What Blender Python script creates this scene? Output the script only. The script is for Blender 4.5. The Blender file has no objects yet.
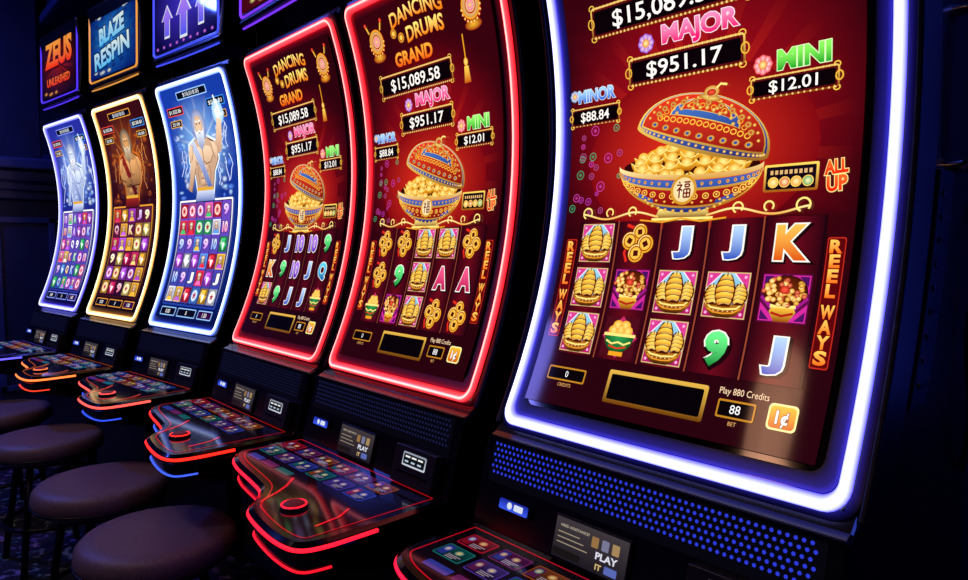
import bpy, bmesh, math, random
from mathutils import Vector, Matrix
from mathutils.geometry import tessellate_polygon
random.seed(7)
sc=bpy.context.scene
try:
    sc.view_settings.view_transform='Standard'
except Exception: pass
COL=sc.collection
def link(o): COL.objects.link(o); return o
# ---------------------------------------------------------------- camera
cam=bpy.data.cameras.new('camera'); co=link(bpy.data.objects.new('camera',cam))
cam.lens=680/968*36; cam.sensor_width=36; cam.clip_start=.02
P=math.radians(3.8)
fwd=Vector((-.743,.669,0)).normalized()*math.cos(P)+Vector((0,0,-math.sin(P)))
co.location=(0,0,1.31); co.rotation_euler=fwd.to_track_quat('-Z','Y').to_euler(); sc.camera=co
# ---------------------------------------------------------------- colours / materials
def L(h):
    if not isinstance(h,str): return h
    r=[int(h[i:i+2],16)/255 for i in (0,2,4)]
    return tuple(c/12.92 if c<=.04045 else ((c+.055)/1.055)**2.4 for c in r)
def mix(a,b,t):
    t=max(0,min(1,t)); return tuple(x+(y-x)*t for x,y in zip(a,b))
def pmat(n,c,rough=.4,metal=0,bump=0,scale=60,spec=.5):
    m=bpy.data.materials.new(n); m.use_nodes=True; nt=m.node_tree; b=nt.nodes['Principled BSDF']
    b.inputs['Roughness'].default_value=rough; b.inputs['Metallic'].default_value=metal
    try: b.inputs['Specular IOR Level'].default_value=spec
    except Exception: pass
    no=nt.nodes.new('ShaderNodeTexNoise'); no.inputs['Scale'].default_value=scale; no.inputs['Detail'].default_value=4
    tc=nt.nodes.new('ShaderNodeTexCoord'); nt.links.new(tc.outputs['Object'],no.inputs['Vector'])
    cr=nt.nodes.new('ShaderNodeValToRGB'); c=L(c)
    cr.color_ramp.elements[0].position=.3; cr.color_ramp.elements[1].position=.7
    cr.color_ramp.elements[0].color=(*[x*.8 for x in c],1); cr.color_ramp.elements[1].color=(*[min(1,x*1.15) for x in c],1)
    nt.links.new(no.outputs['Fac'],cr.inputs[0]); nt.links.new(cr.outputs[0],b.inputs['Base Color'])
    if bump:
        bp=nt.nodes.new('ShaderNodeBump'); bp.inputs['Strength'].default_value=bump; bp.inputs['Distance'].default_value=.002
        nt.links.new(no.outputs['Fac'],bp.inputs['Height']); nt.links.new(bp.outputs[0],b.inputs['Normal'])
    return m
def vcmat(n,strength,rough=.12,spec=.5):
    m=bpy.data.materials.new(n); m.use_nodes=True; nt=m.node_tree; b=nt.nodes['Principled BSDF']
    a=nt.nodes.new('ShaderNodeAttribute'); a.attribute_name='Col'
    nt.links.new(a.outputs['Color'],b.inputs['Emission Color']); b.inputs['Emission Strength'].default_value=strength
    b.inputs['Base Color'].default_value=(.004,.004,.006,1); b.inputs['Roughness'].default_value=rough
    b.inputs['Specular IOR Level'].default_value=spec
    return m
def emat(n,c,s):
    m=bpy.data.materials.new(n); m.use_nodes=True; b=m.node_tree.nodes['Principled BSDF']
    b.inputs['Base Color'].default_value=(.02,.02,.02,1)
    b.inputs['Emission Color'].default_value=(*L(c),1); b.inputs['Emission Strength'].default_value=s; return m
M_black=pmat('black_lacquer','08080d',.24,0,.05,90)
M_deck=pmat('black_deck_gloss','040407',.12,0,.02,60)
M_plast=pmat('black_textured_plastic','0d0d12',.42,0,.3,400)
M_dark=pmat('dark_metal','1c1c26',.30,.7,.05,50)
M_glass=pmat('black_glass','030305',.06,0,0,20,.5)
M_chrome=pmat('chrome','c8c8d2',.12,1,0,20)
M_art=vcmat('screen_emission',1.15,.05,.2)
M_top=vcmat('topper_emission',.85,.06,.3)
M_neon=vcmat('neon_emission',2.6,.3)
M_lamp=vcmat('lit_graphics',.85,.2)
M_dim=vcmat('dim_deck_graphics',.62,.08,.3)
# ---------------------------------------------------------------- mesh helpers
def mesh_obj(name,verts,faces,mats,parent=None,smooth=False,fm=None):
    me=bpy.data.meshes.new(name); me.from_pydata([tuple(v) for v in verts],[],faces)
    for m in (mats if isinstance(mats,(list,tuple)) else [mats]): me.materials.append(m)
    if fm:
        for p,i in zip(me.polygons,fm): p.material_index=i
    if smooth:
        for p in me.polygons: p.use_smooth=True
    me.update()
    o=link(bpy.data.objects.new(name,me)); 
    if parent: o.parent=parent
    return o
def fixn(o):
    bm=bmesh.new(); bm.from_mesh(o.data); bmesh.ops.recalc_face_normals(bm,faces=bm.faces); bm.to_mesh(o.data); bm.free(); return o
def bevel(o,w=.004,s=2):
    md=o.modifiers.new('bevel','BEVEL'); md.width=w; md.segments=s; md.limit_method='ANGLE'; md.angle_limit=math.radians(35); return o
def box(name,x0,x1,y0,y1,z0,z1,mat,parent=None,bv=.004):
    v=[(x,y,z) for x in(x0,x1) for y in(y0,y1) for z in(z0,z1)]
    f=[(0,1,3,2),(4,6,7,5),(0,4,5,1),(2,3,7,6),(0,2,6,4),(1,5,7,3)]
    o=fixn(mesh_obj(name,v,f,mat,parent))
    if bv: bevel(o,bv)
    return o
def extr(name,poly,x0,x1,mat,parent=None,bv=.006):
    """side profile (y,z) extruded across x"""
    n=len(poly); v=[(x0,y,z) for y,z in poly]+[(x1,y,z) for y,z in poly]
    f=[tuple(range(n)),tuple(range(n,2*n))]+[(i,(i+1)%n,n+(i+1)%n,n+i) for i in range(n)]
    o=fixn(mesh_obj(name,v,f,mat,parent))
    if bv: bevel(o,bv)
    return o
def lathe(name,prof,mat,parent=None,n=40,smooth=True):
    v=[];f=[]
    for r,z in prof:
        for k in range(n): a=2*math.pi*k/n; v.append((r*math.cos(a),r*math.sin(a),z))
    for i in range(len(prof)-1):
        for k in range(n): f.append((i*n+k,i*n+(k+1)%n,(i+1)*n+(k+1)%n,(i+1)*n+k))
    f.append(tuple(range(n))); f.append(tuple(range((len(prof)-1)*n,len(prof)*n)))
    o=fixn(mesh_obj(name,v,f,mat,parent,smooth))
    return o
def tube(name,pts,r,mat,parent=None,cyc=False,n=8):
    v=[];f=[];N=len(pts); pts=[Vector(p) for p in pts]
    for i,p in enumerate(pts):
        a=pts[(i-1)%N] if (cyc or i>0) else p; b=pts[(i+1)%N] if (cyc or i<N-1) else p
        t=(b-a).normalized(); up=Vector((0,0,1)) if abs(t.z)<.9 else Vector((1,0,0))
        u=t.cross(up).normalized(); w=u.cross(t)
        for k in range(n):
            an=2*math.pi*k/n; v.append(p+(u*math.cos(an)+w*math.sin(an))*r)
    for i in range(N if cyc else N-1):
        j=(i+1)%N
        for k in range(n): f.append((i*n+k,i*n+(k+1)%n,j*n+(k+1)%n,j*n+k))
    if not cyc: f+= [tuple(range(n)),tuple(range((N-1)*n,N*n))]
    return fixn(mesh_obj(name,v,f,mat,parent,True))
# ---------------------------------------------------------------- flat artwork builder
_tc={}
def glyph_mesh(s,off,res=3):
    k=(s,round(off,4))
    if k in _tc: return _tc[k]
    cu=bpy.data.curves.new('tmp','FONT'); cu.body=s; cu.size=1; cu.resolution_u=res; cu.offset=off; cu.align_x='CENTER'
    ob=bpy.data.objects.new('tmp',cu); COL.objects.link(ob)
    dg=bpy.context.evaluated_depsgraph_get(); ev=ob.evaluated_get(dg); me=ev.to_mesh()
    me.calc_loop_triangles()
    V=[(v.co.x,v.co.y) for v in me.vertices]; T=[tuple(t.vertices) for t in me.loop_triangles]
    ev.to_mesh_clear(); bpy.data.objects.remove(ob); bpy.data.curves.remove(cu)
    _tc[k]=(V,T); return V,T
_V,_=glyph_mesh('H',0); CAP=max(v[1] for v in _V)
class Art:
    def __init__(s): s.t=[]
    def tri(s,a,b,c,ca,cb,cc,l): s.t.append(((*a,*ca),(*b,*cb),(*c,*cc),l))
    def poly(s,pts,col,l):
        f=col if callable(col) else (lambda x,y,c=L(col):c)
        if len(pts)==3: T=[(0,1,2)]
        else: T=tessellate_polygon([[Vector((p[0],p[1],0)) for p in pts]])
        for i,j,k in T: s.tri(pts[i],pts[j],pts[k],f(*pts[i]),f(*pts[j]),f(*pts[k]),l)
    def rect(s,x0,y0,x1,y1,col,l): s.poly([(x0,y0),(x1,y0),(x1,y1),(x0,y1)],col,l)
    def rrect(s,x0,y0,x1,y1,r,col,l,n=4):
        p=[]
        for cx,cy,a0 in ((x1-r,y1-r,0),(x0+r,y1-r,90),(x0+r,y0+r,180),(x1-r,y0+r,270)):
            for k in range(n+1):
                a=math.radians(a0+90*k/n); p.append((cx+r*math.cos(a),cy+r*math.sin(a)))
        s.poly(p,col,l)
    def ell(s,cx,cy,rx,ry,c0,c1,l,rot=0,n=20,a0=0,a1=360):
        c0=L(c0);c1=L(c1);ca=math.cos(rot);sa=math.sin(rot);p=[]
        for k in range(n+1):
            a=math.radians(a0+(a1-a0)*k/n); x=rx*math.cos(a); y=ry*math.sin(a); p.append((cx+x*ca-y*sa,cy+x*sa+y*ca))
        for k in range(n): s.tri((cx,cy),p[k],p[k+1],c0,c1,c1,l)
    def ring(s,cx,cy,rx,ry,w,col,l,rot=0,n=24,a0=0,a1=360):
        pts=[]
        for k in range(n+1):
            a=math.radians(a0+(a1-a0)*k/n); x=rx*math.cos(a); y=ry*math.sin(a)
            pts.append((cx+x*math.cos(rot)-y*math.sin(rot),cy+x*math.sin(rot)+y*math.cos(rot)))
        s.line(pts,w,col,l)
    def line(s,pts,w,col,l):
        f=col if callable(col) else (lambda x,y,c=L(col):c)
        N=len(pts); A=[];B=[]
        for i,p in enumerate(pts):
            a=pts[max(0,i-1)];b=pts[min(N-1,i+1)]; dx=b[0]-a[0];dy=b[1]-a[1];d=math.hypot(dx,dy) or 1
            A.append((p[0]-dy/d*w/2,p[1]+dx/d*w/2)); B.append((p[0]+dy/d*w/2,p[1]-dx/d*w/2))
        for i in range(N-1):
            for t in ((A[i],B[i],B[i+1]),(A[i],B[i+1],A[i+1])): s.tri(*t,f(*t[0]),f(*t[1]),f(*t[2]),l)
    def text(s,st,cx,y,h,col,l,width=None,out=None,ow=.04,rot=0,shear=0,bold=0,fit=False,arc=0):
        V,T=glyph_mesh(st,bold); k=h/CAP
        xs=[v[0] for v in V]; ys=[v[1] for v in V]; w=(max(xs)-min(xs)); mx=(max(xs)+min(xs))/2; kx=(width/w) if width else k
        y0=0
        if fit: k=h/(max(ys)-min(ys)); y0=min(ys)
        for off,c,ll in (((ow+bold,out,l),) if out else ())+((bold,col,l+1),):
            V,T=glyph_mesh(st,off)
            ca=math.cos(rot);sa=math.sin(rot); f=c if callable(c) else (lambda x,yy,q=L(c):q)
            Q=[]
            for a,b in V:
                X=(a-mx)*kx+shear*b*k; Y=(b-y0)*k-arc*((a-mx)/w*2)**2; Q.append((cx+X*ca-Y*sa,y+X*sa+Y*ca))
            for i,j,m in T: s.tri(Q[i],Q[j],Q[m],f(*Q[i]),f(*Q[j]),f(*Q[m]),ll)
    def build(s,name,mapf,mat,parent,step=None,loc=None,nf=None):
        V=[];F=[];C=[];NN=[]
        def emit(poly,l):
            b=len(V)
            for p in poly:
                V.append(mapf(p[0],p[1],l)); C.append(p[2:5])
                if nf: NN.append(nf(p[0],p[1]))
            F.append(tuple(range(b,b+len(poly))))
        def clip(poly,lv,keep):
            o=[];n=len(poly)
            for i in range(n):
                a=poly[i];b=poly[(i+1)%n]; ia=(a[1]-lv)*keep>=0; ib=(b[1]-lv)*keep>=0
                if ia:o.append(a)
                if ia!=ib:
                    t=(lv-a[1])/(b[1]-a[1]); o.append(tuple(x+(y-x)*t for x,y in zip(a,b)))
            return o
        for a,b,c,l in s.t:
            ar=(b[0]-a[0])*(c[1]-a[1])-(b[1]-a[1])*(c[0]-a[0])
            if abs(ar)<1e-9: continue
            poly=[a,b,c] if ar>0 else [a,c,b]
            if step:
                y0=min(a[1],b[1],c[1]); y1=max(a[1],b[1],c[1]); k=math.floor(y0/step)+1
                while k*step<y1-1e-6:
                    lo=clip(poly,k*step,-1); 
                    if len(lo)>2: emit(lo,l)
                    poly=clip(poly,k*step,1); k+=1
                    if len(poly)<3: break
            if len(poly)>2: emit(poly,l)
        me=bpy.data.meshes.new(name); me.from_pydata(V,[],F)
        at=me.color_attributes.new('Col','FLOAT_COLOR','POINT')
        buf=[]
        for c in C: buf+= [c[0],c[1],c[2],1]
        at.data.foreach_set('color',buf); me.materials.append(mat); me.update()
        if nf:
            me.polygons.foreach_set('use_smooth',[True]*len(me.polygons))
            me.normals_split_custom_set_from_vertices(NN)
        o=link(bpy.data.objects.new(name,me)); o.parent=parent
        if loc: o.location=loc
        return o
def vg(c1,c2,y0,y1):
    a=L(c1);b=L(c2); return lambda x,y:mix(a,b,(y-y0)/(y1-y0))
# ---------------------------------------------------------------- symbols  (mm units)
G1,G2,G3='ffe680','f0a020','8a4208'
def sym_ship(A,x,y,w,h,l):
    A.rect(x-w,y-h,x+w,y+h,'d8b878',l)
    A.rect(x-w*.95,y-h*.95,x+w*.95,y+h*.95,vg('1c5ca0','a0d8ec',y-h,y+h),l+1)
    for sx in(-1,1):
        for sy,c in((-1,'b01868'),(1,'d83c90')):
            A.poly([(x+sx*w*.95,y+sy*h*.95),(x+sx*w*.3,y+sy*h*.95),(x+sx*w*.95,y+sy*h*.25)],c,l+2)
            A.line([(x+sx*w*.3,y+sy*h*.95),(x+sx*w*.95,y+sy*h*.25)],.05*h,'f8e8f0',l+3)
            A.ell(x+sx*w*.8,y+sy*h*.8,.08*w,.08*h,'ffd0e8','f080c0',l+3,n=6)
    A.poly([(x-.62*w,y-.40*h),(x-.98*w,y-.12*h),(x-.88*w,y-.56*h),(x-.58*w,y-.88*h),(x-.3*w,y-.97*h),(x+.3*w,y-.97*h),(x+.6*w,y-.88*h),(x+.88*w,y-.56*h),(x+.99*w,y-.02*h),(x+.6*w,y-.4*h)],vg('3a0c02','e08a20',y-.95*h,y-.1*h),l+4)
    A.line([(x-.92*w,y-.30*h),(x-.6*w,y-.56*h),(x,y-.62*h),(x+.6*w,y-.56*h),(x+.94*w,y-.22*h)],.08*h,G1,l+5)
    A.line([(x-.75*w,y-.60*h),(x-.45*w,y-.76*h),(x,y-.80*h),(x+.45*w,y-.76*h),(x+.78*w,y-.56*h)],.06*h,'e89828',l+5)
    for q in range(5): A.ell(x+(-.44+.22*q)*w,y-.69*h,.05*w,.05*h,'fff0a0','c03010',l+5,n=6)
    def sail(mx,b,t,wl,wr,lay,lean=0):
        n=5
        def ex(u): return math.sin(math.pi*(.17+.72*u))**.8
        X=lambda q,u:x+(q+lean*u)*w; Y=lambda q:y+q*h
        sil=[(X(mx-(wl+.07)*ex(k/8)-.02,k/8),Y(b-.04+(t-b+.08)*k/8)) for k in range(9)]+[(X(mx+(wr+.06)*ex(k/8)+.02,k/8),Y(b-.04+(t-b+.08)*k/8)) for k in range(8,-1,-1)]
        A.poly(sil,'4a1402',lay)
        for k in range(n):
            u0=k/n+.012;u1=(k+1)/n-.012;um=(u0+u1)/2
            y0=b+(t-b)*u0; y1=b+(t-b)*u1; ym=(y0+y1)/2; sg=.09
            A.poly([(X(mx-wl*ex(u0),u0),Y(y0-.02)),(X(mx-wl*.5*ex(u0),u0),Y(y0+sg*.7)),(X(mx,u0),Y(y0+sg)),(X(mx+wr*ex(u0),u0),Y(y0+.02)),(X(mx+wr*ex(um)+.03,um),Y(ym)),(X(mx+wr*ex(u1),u1),Y(y1+.02)),(X(mx,u1),Y(y1+sg)),(X(mx-wl*.5*ex(u1),u1),Y(y1+sg*.7)),(X(mx-wl*ex(u1),u1),Y(y1-.02)),(X(mx-wl*ex(um)-.05,um),Y(ym-.02))],
               lambda XX,YY,y0=y0,y1=y1:mix(mix(L('b04804'),L('ffcf48'),(YY-Y(y0))/(Y(y1)-Y(y0))),L('fff8b0'),max(0,.55-abs(XX-x-mx*w)/(.4*w))*.8),lay+1)
        A.line([(X(mx,1),Y(t-.04)),(X(mx,1),Y(t+.12))],.05*w,'4a1c02',lay+2)
    sail(-.52,-.42,.38,.34,.20,l+6,-.08)
    sail(.60,-.38,.46,.22,.32,l+6,.02)
    sail(.04,-.46,.86,.44,.34,l+8,-.05)
def coin(A,x,y,r,l,sq=True,rot=0):
    A.ell(x,y,r,r,G3,'4a2004',l,n=18); A.ell(x,y,r*.9,r*.9,'ffd860',G2,l+1,n=18)
    A.ring(x,y,r*.68,r*.68,r*.12,'9a500c',l+2,n=18)
    A.ring(x,y,r*.8,r*.8,r*.06,'fff0b0',l+2,n=10,a0=60,a1=200)
    if sq:
        s=r*.28; c=math.cos(rot);q=math.sin(rot)
        A.poly([(x+(a*c-b*q)*s,y+(a*q+b*c)*s) for a,b in((-1,-1),(1,-1),(1,1),(-1,1))],'4a0c06',l+2)
def sym_coins(A,x,y,w,h,l):
    A.line([(x-.7*w,y+.9*h),(x+.2*w,y+.6*h),(x+.85*w,y+.1*h)],.16*h,'e02818',l+1)
    A.line([(x-.5*w,y-.1*h),(x-.7*w,y-.5*h),(x-.5*w,y-.95*h)],.14*h,'e02818',l+1)
    for a,b,r in ((-.44,.1,.5),(.1,.54,.46),(.5,-.05,.5),(.02,-.52,.5)):
        coin(A,x+a*w,y+b*h,r*h,l+2+(b<0)*3,rot=a)
def sym_plant(A,x,y,w,h,l):
    A.rect(x-w,y-h,x+w,y+h,'5a0c40',l)
    for sx in(-1,1):
        for sy in(-1,1):
            A.poly([(x+sx*w*.95,y+sy*h*.95),(x+sx*w*.2,y+sy*h*.95),(x+sx*w*.95,y+sy*h*.2)],'d02898',l+1)
            A.poly([(x+sx*w*.9,y+sy*h*.9),(x+sx*w*.5,y+sy*h*.9),(x+sx*w*.9,y+sy*h*.5)],'48105c',l+2)
    A.poly([(x,y-h*.98),(x+w*.98,y),(x,y+h*.98),(x-w*.98,y)],'a01888',l+2)
    A.poly([(x-.40*w,y-.30*h),(x+.40*w,y-.30*h),(x+.54*w,y-.55*h),(x+.3*w,y-.97*h),(x-.3*w,y-.97*h),(x-.54*w,y-.55*h)],vg('903c04','ffc840',y-.95*h,y-.3*h),l+3)
    A.rect(x-.52*w,y-.40*h,x+.52*w,y-.25*h,G1,l+4)
    A.line([(x-.45*w,y-.6*h),(x,y-.72*h),(x+.45*w,y-.6*h)],.1*h,'b01c10',l+4)
    rr=random.Random(3)
    A.ell(x,y+.30*h,.92*w,.66*h,'7a3004','3a0c04',l+4,n=18)
    for k in range(64):
        a=rr.uniform(0,6.28);d=rr.uniform(0,1)**.5
        px=x+math.cos(a)*d*.86*w; py=y+.30*h+math.sin(a)*d*.6*h
        c=rr.choice([('fff0a0','d88818'),('ffd860','b05808'),('ff8a60','901008'),('fff4b0','e8a028')])
        A.ell(px,py,.12*w,.11*h,c[0],c[1],l+5+k%5,n=7)
    A.ell(x,y+.35*h,.2*w,.18*h,'ff6040','b01010',l+10,n=10)
def sym_bowl(A,x,y,w,h,l):
    A.rect(x-w*.95,y-h*.95,x+w*.95,y+h*.95,'4a0a18',l)
    A.poly([(x,y-h),(x+w,y),(x,y+h),(x-w,y)],'c02860',l+1)
    for a,b in((-.4,.3),(.4,.3),(0,.35),(-.2,.55),(.22,.55)):
        A.ell(x+a*w,y+b*h,.3*w,.24*h,G1,G2,l+2,n=10)
    A.ell(x,y+.1*h,.85*w,.85*h,'30a050','0a5020',l+3,a0=180,a1=360,n=16)
    A.rect(x-.9*w,y+.02*h,x+.9*w,y+.16*h,G1,l+4)
    A.line([(x-.7*w,y-.2*h),(x-.35*w,y-.35*h),(x,y-.25*h),(x+.35*w,y-.35*h),(x+.7*w,y-.2*h)],.09*h,G1,l+4)
    A.line([(x-.5*w,y-.45*h),(x,y-.55*h),(x+.5*w,y-.45*h)],.08*h,'e03820',l+4)
    A.rect(x-.4*w,y-.9*h,x+.4*w,y-.7*h,G2,l+4)
LC={'J':('b8d8ff','1c48b8'),'K':('ffc050','d85008'),'A':('ff5a90','b00850'),'9':('70ff90','0a8030'),'10':('c080ff','5a18b0'),'Q':('60d8ff','0868a8')}
def sym_letter(A,x,y,w,h,l,ch):
    c=LC[ch]; cap=h*1.5; wd={'J':.85,'10':1.45,'9':1.05}.get(ch,1.35)*w
    A.text(ch,x+.06*w,y-cap/2-.07*h,cap,'1a0408',l,wd*1.08,'1a0408',.05,bold=.06,fit=True)
    A.text(ch,x,y-cap/2,cap,vg(c[1],c[0],y-cap/2,y+cap/2),l+3,wd,'fff8ec',.035,bold=.055,fit=True)
def symbol(A,k,x,y,w,h,l):
    {'S':sym_ship,'C':sym_coins,'P':sym_plant,'B':sym_bowl}.get(k,lambda *a:sym_letter(*a,k))(A,x,y,w,h,l)
# ---------------------------------------------------------------- feature bowl
def ingot(A,a,b,s,l,q=0):
    ca,sa=math.cos(q),math.sin(q)
    R=lambda x,y:(a+(x*ca-y*sa)*s,b+(x*sa+y*ca)*s)
    A.poly([R(*p) for p in((-18,7),(-11,0),(0,-2),(11,0),(18,7),(15,-5),(8,-11),(-8,-11),(-15,-5))],vg('a85806','f8b830',b-11*s,b+3*s),l)
    A.ell(*R(0,2),10*s,8*s,'fff090','e8a020',l+1,n=12)
    A.line([R(-16,5),R(-9,-1),R(0,-3),R(9,-1),R(16,5)],1.5*s,'ffe888',l+2)
def big_bowl(A,l=4):
    A.ell(-10,530,235,165,'e02c18','7c070e',l-1,n=36)
    RY=20
    A.ell(-14,506,142,RY+4,'4a0a04','2a0402',l,rot=-.05,n=36)
    A.poly([(-135,500),(-128,520),(-95,542),(-50,552),(10,546),(70,528),(115,505),(60,480),(-80,480)],vg('c87008','f8b830',490,560),l)
    rr=random.Random(5)
    for row,(nn,x0,x1,yy,bow) in enumerate(((6,-112,70,522,20),(7,-116,90,512,15),(7,-116,96,502,8),(6,-98,84,491,2))):
        for k in range(nn):
            u=k/(nn-1); ingot(A,x0+(x1-x0)*u+rr.uniform(-4,4),yy+bow*math.sin(math.pi*min(1,u*.9+.08))+rr.uniform(-3,3),1.2,l+1+row*2,rr.uniform(-.3,.3))
    cx,cy=-14,506; B=l+11
    def pt(rx,ry,a,yo): 
        a=math.radians(a); return (cx+rx*math.cos(a),cy-yo-.05*rx*math.cos(a)+ry*math.sin(a))
    A.poly([(cx-50,cy-78),(cx+50,cy-78),(cx+58,cy-96),(cx-58,cy-96)],vg('804004',G1,cy-96,cy-78),B)
    body=[pt(150,84,a,0) for a in range(180,361,6)]+[pt(150,RY,a,0) for a in range(354,180,-6)]
    A.poly(body,vg('904a08','ffd050',cy-88,cy),B)
    body=[pt(146,80,a,1) for a in range(180,361,6)]+[pt(146,RY,a,1) for a in range(354,180,-6)]
    A.poly(body,vg('6a0808','c8201a',cy-84,cy-10),B+1)
    def band(r0,q0,o0,r1,q1,o1,col,lay):
        A.poly([pt(r0,q0,a,o0) for a in range(180,361,6)]+[pt(r1,q1,a,o1) for a in range(360,179,-6)],col,lay)
    band(150,RY,-4,150,RY+2,4,vg('d08818','fff4b0',cy-30,cy+12),B+3)
    band(149,RY+2,5,146,RY+7,14,vg('1c2c78','5078d0',cy-60,cy),B+2)
    band(146,RY+7,14,145,RY+9,17,vg('a05c10','ffd860',cy-60,cy),B+3)
    band(112,30,44,106,30,48,vg('a05c10','ffd860',cy-90,cy-20),B+3)
    band(106,30,48,66,24,62,vg('142060','4870c8',cy-90,cy-30),B+2)
    for k in range(25):
        p=pt(148,RY+5,184+k*172/24,9); A.ell(*p,3.4,3.6,'ffe890','c88018',B+4,n=7)
        A.ell(*p,1.6,1.8,'e03018','a01010',B+5,n=5)
    for k in range(17):
        p=pt(134,RY+13,190+k*160/16,24); A.ring(*p,6,5,1.8,'ffcf50',B+4,n=9); A.ell(*p,2.4,2.4,'ffe890','e09020',B+4,n=6)
        p=pt(122,RY+13,195+k*150/16,35); A.ell(*p,3.2,2.6,'ffe070','c87810',B+4,n=6)
    for k in range(13):
        p=pt(86,28,196+k*148/12,56); A.ell(*p,4,3.2,'ffe070','c07010',B+4,n=7)
    my=cy-44
    A.ell(cx,my,27,28,'8a4208','d89828',B+6,n=24); A.ell(cx,my,22,23,'fff2cc','f0cf90',B+7,n=24)
    def st(a,b,w=3): A.line([(cx+a[0],my+a[1]),(cx+b[0],my+b[1])],w,'701008',B+8)
    st((-10,15),(-7,12));st((-14,9),(-3,9));st((-3,9),(-13,-2));st((-8,4),(-8,-15));st((-7,2),(-2,-2))
    st((1,14),(14,14));st((3,10),(12,10));st((3,5),(12,5));st((3,10),(3,5));st((12,10),(12,5))
    st((1,1),(14,1));st((1,-14),(14,-14));st((1,1),(1,-14));st((14,1),(14,-14));st((7.5,1),(7.5,-14));st((1,-6.5),(14,-6.5))
    # lid
    lx,ly,rt=8,549,-.30; ca,sa=math.cos(rt),math.sin(rt); D=l+11
    def R(x,y): return (lx+x*ca-y*sa, ly+x*sa+y*ca)
    def dome(rx,ry,b,col,lay,yo=0):
        A.poly([R(rx*math.cos(math.radians(a)),yo+ry*math.sin(math.radians(a))) for a in range(0,181,9)]+[R(rx*math.cos(math.radians(a)),yo+b*math.sin(math.radians(a))) for a in range(189,360,9)],col,lay)
    gl=vg('804004','ffd860',ly-60,ly+70)
    dome(140,86,20,gl,D)
    dome(135,83,15,vg('161c58','4468c0',ly-50,ly+60),D+1,2)
    dome(131,79,9,gl,D+2,5)
    dome(128,76,7,vg('680808','e03420',ly-50,ly+80),D+3,7)
    dome(74,42,-5,gl,D+6,35)
    dome(71,40,-6,vg('1c2c78','4878c8',ly,ly+80),D+7,36)
    dome(54,30,-7,gl,D+7.5,47)
    dome(51,28,-7,vg('880c08','e83820',ly,ly+90),D+8,48)
    for k in range(27):
        a=math.radians(184+k*172/26); p=R(133*math.cos(a),3+11*math.sin(a)); A.ell(*p,3.2,2.8,'ffe890','d08818',D+9,n=6)
    for k in range(9):
        u=-100+k*25; p=R(u,13-3*math.sin(math.pi*k/8)); A.ell(*p,8,6,'ffe080','b86c10',D+9,n=8); A.ell(*p,4,3,'3868c0','182c78',D+10,n=6)
    for k in range(14):
        u=-92+k*14.2; p=R(u,27+5*math.sin(math.pi*k/13)); A.ring(*p,5.5,4.6,1.9,'ffc840',D+9,n=8)
    for k in range(11):
        a=math.radians(14+k*152/10); p=R(100*math.cos(a),22+48*math.sin(a)); A.ell(*p,7,6,'ffdc70','a85c08',D+9,n=8); A.ell(*p,3,2.6,'ff5a38','901008',D+10,n=6)
        a=math.radians(21+k*152/10); p=R(88*math.cos(a),26+38*math.sin(a)); A.ring(*p,5,4,1.6,'f8b030',D+9,n=8)
    for k in range(15):
        a=math.radians(8+k*164/14); p=R(116*math.cos(a),14+63*math.sin(a)); A.ell(*p,3.2,3,'ffe080','d08818',D+9,n=6)
    for k in range(9):
        a=math.radians(10+k*160/8); p=R(60*math.cos(a),42+28*math.sin(a)-5); A.ell(*p,4,3.5,'ffe080','c07810',D+9,n=7)
    for k in range(5):
        p=R(-28+k*14,55+6*math.sin(math.pi*k/4)); A.ell(*p,4.5,4,'ffe080','c07810',D+9,n=8)
    p=R(0,79); A.ell(*p,22,6,G1,'b06c10',D+9,rot=rt); 
    p=R(0,89); A.ell(*p,15,11,'fff0a0','c88018',D+9); A.ell(p[0],p[1]-1,9,6,'ff5a38','a01808',D+10)
    p=R(8,97); A.line([p,(p[0]+8,p[1]+6),(p[0]+20,p[1]+3)],4,G1,D+10)
    for sx in(-1,1):
        pts=[(cx+sx*t,418-6*math.sin(t/22.)) for t in range(50,238,8)]
        A.line(pts,3.6,vg(G2,'fff0a0',408,426),B+2)
        for q,r in((110,9),(165,8),(222,11)):
            A.ring(cx+sx*q,425,r,r,3.2,G1,B+3,a0=-40,a1=250,n=14)
    A.rect(cx-64,406,cx+64,411,G1,B+2)
    A.line([(cx-90,408),(cx-40,403),(cx,409),(cx+40,403),(cx+90,408)],3,G2,B+3)
def jbox(A,x0,y0,x1,y1,val,l,vh,fr=6,wf=.74):
    A.rrect(x0-fr,y0-fr,x1+fr,y1+fr,fr,vg('8a4408','f0c860',y0-fr,y1+fr),l)
    A.rrect(x0-fr*.55,y0-fr*.55,x1+fr*.55,y1+fr*.55,fr*.5,'5a0c10',l+1)
    A.rrect(x0,y0,x1,y1,3,'080103',l+2)
    n=int((x1-x0)/9)
    for k in range(n+1):
        for yy in(y0-fr*.75,y1+fr*.75): A.ell(x0+(x1-x0)*k/n,yy,fr*.34,fr*.34,'fff4b0','d89020',l+3,n=6)
    for sx,xx in((-1,x0-fr),(1,x1+fr)):
        A.ring(xx,(y0+y1)/2,fr*.9,fr*1.2,2.4,'f0b838',l+3,n=10)
        A.ring(xx-sx*fr*.6,y1+fr*.9,fr*.8,fr*.7,2,'f8c848',l+3,n=8,a0=-60,a1=220); A.ring(xx-sx*fr*.6,y0-fr*.9,fr*.8,fr*.7,2,'f8c848',l+3,n=8,a0=130,a1=410)
    A.text(val,(x0+x1)/2,(y0+y1)/2-vh/2,vh,'fff8f0',l+3,(x1-x0)*wf,bold=.012)
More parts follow.
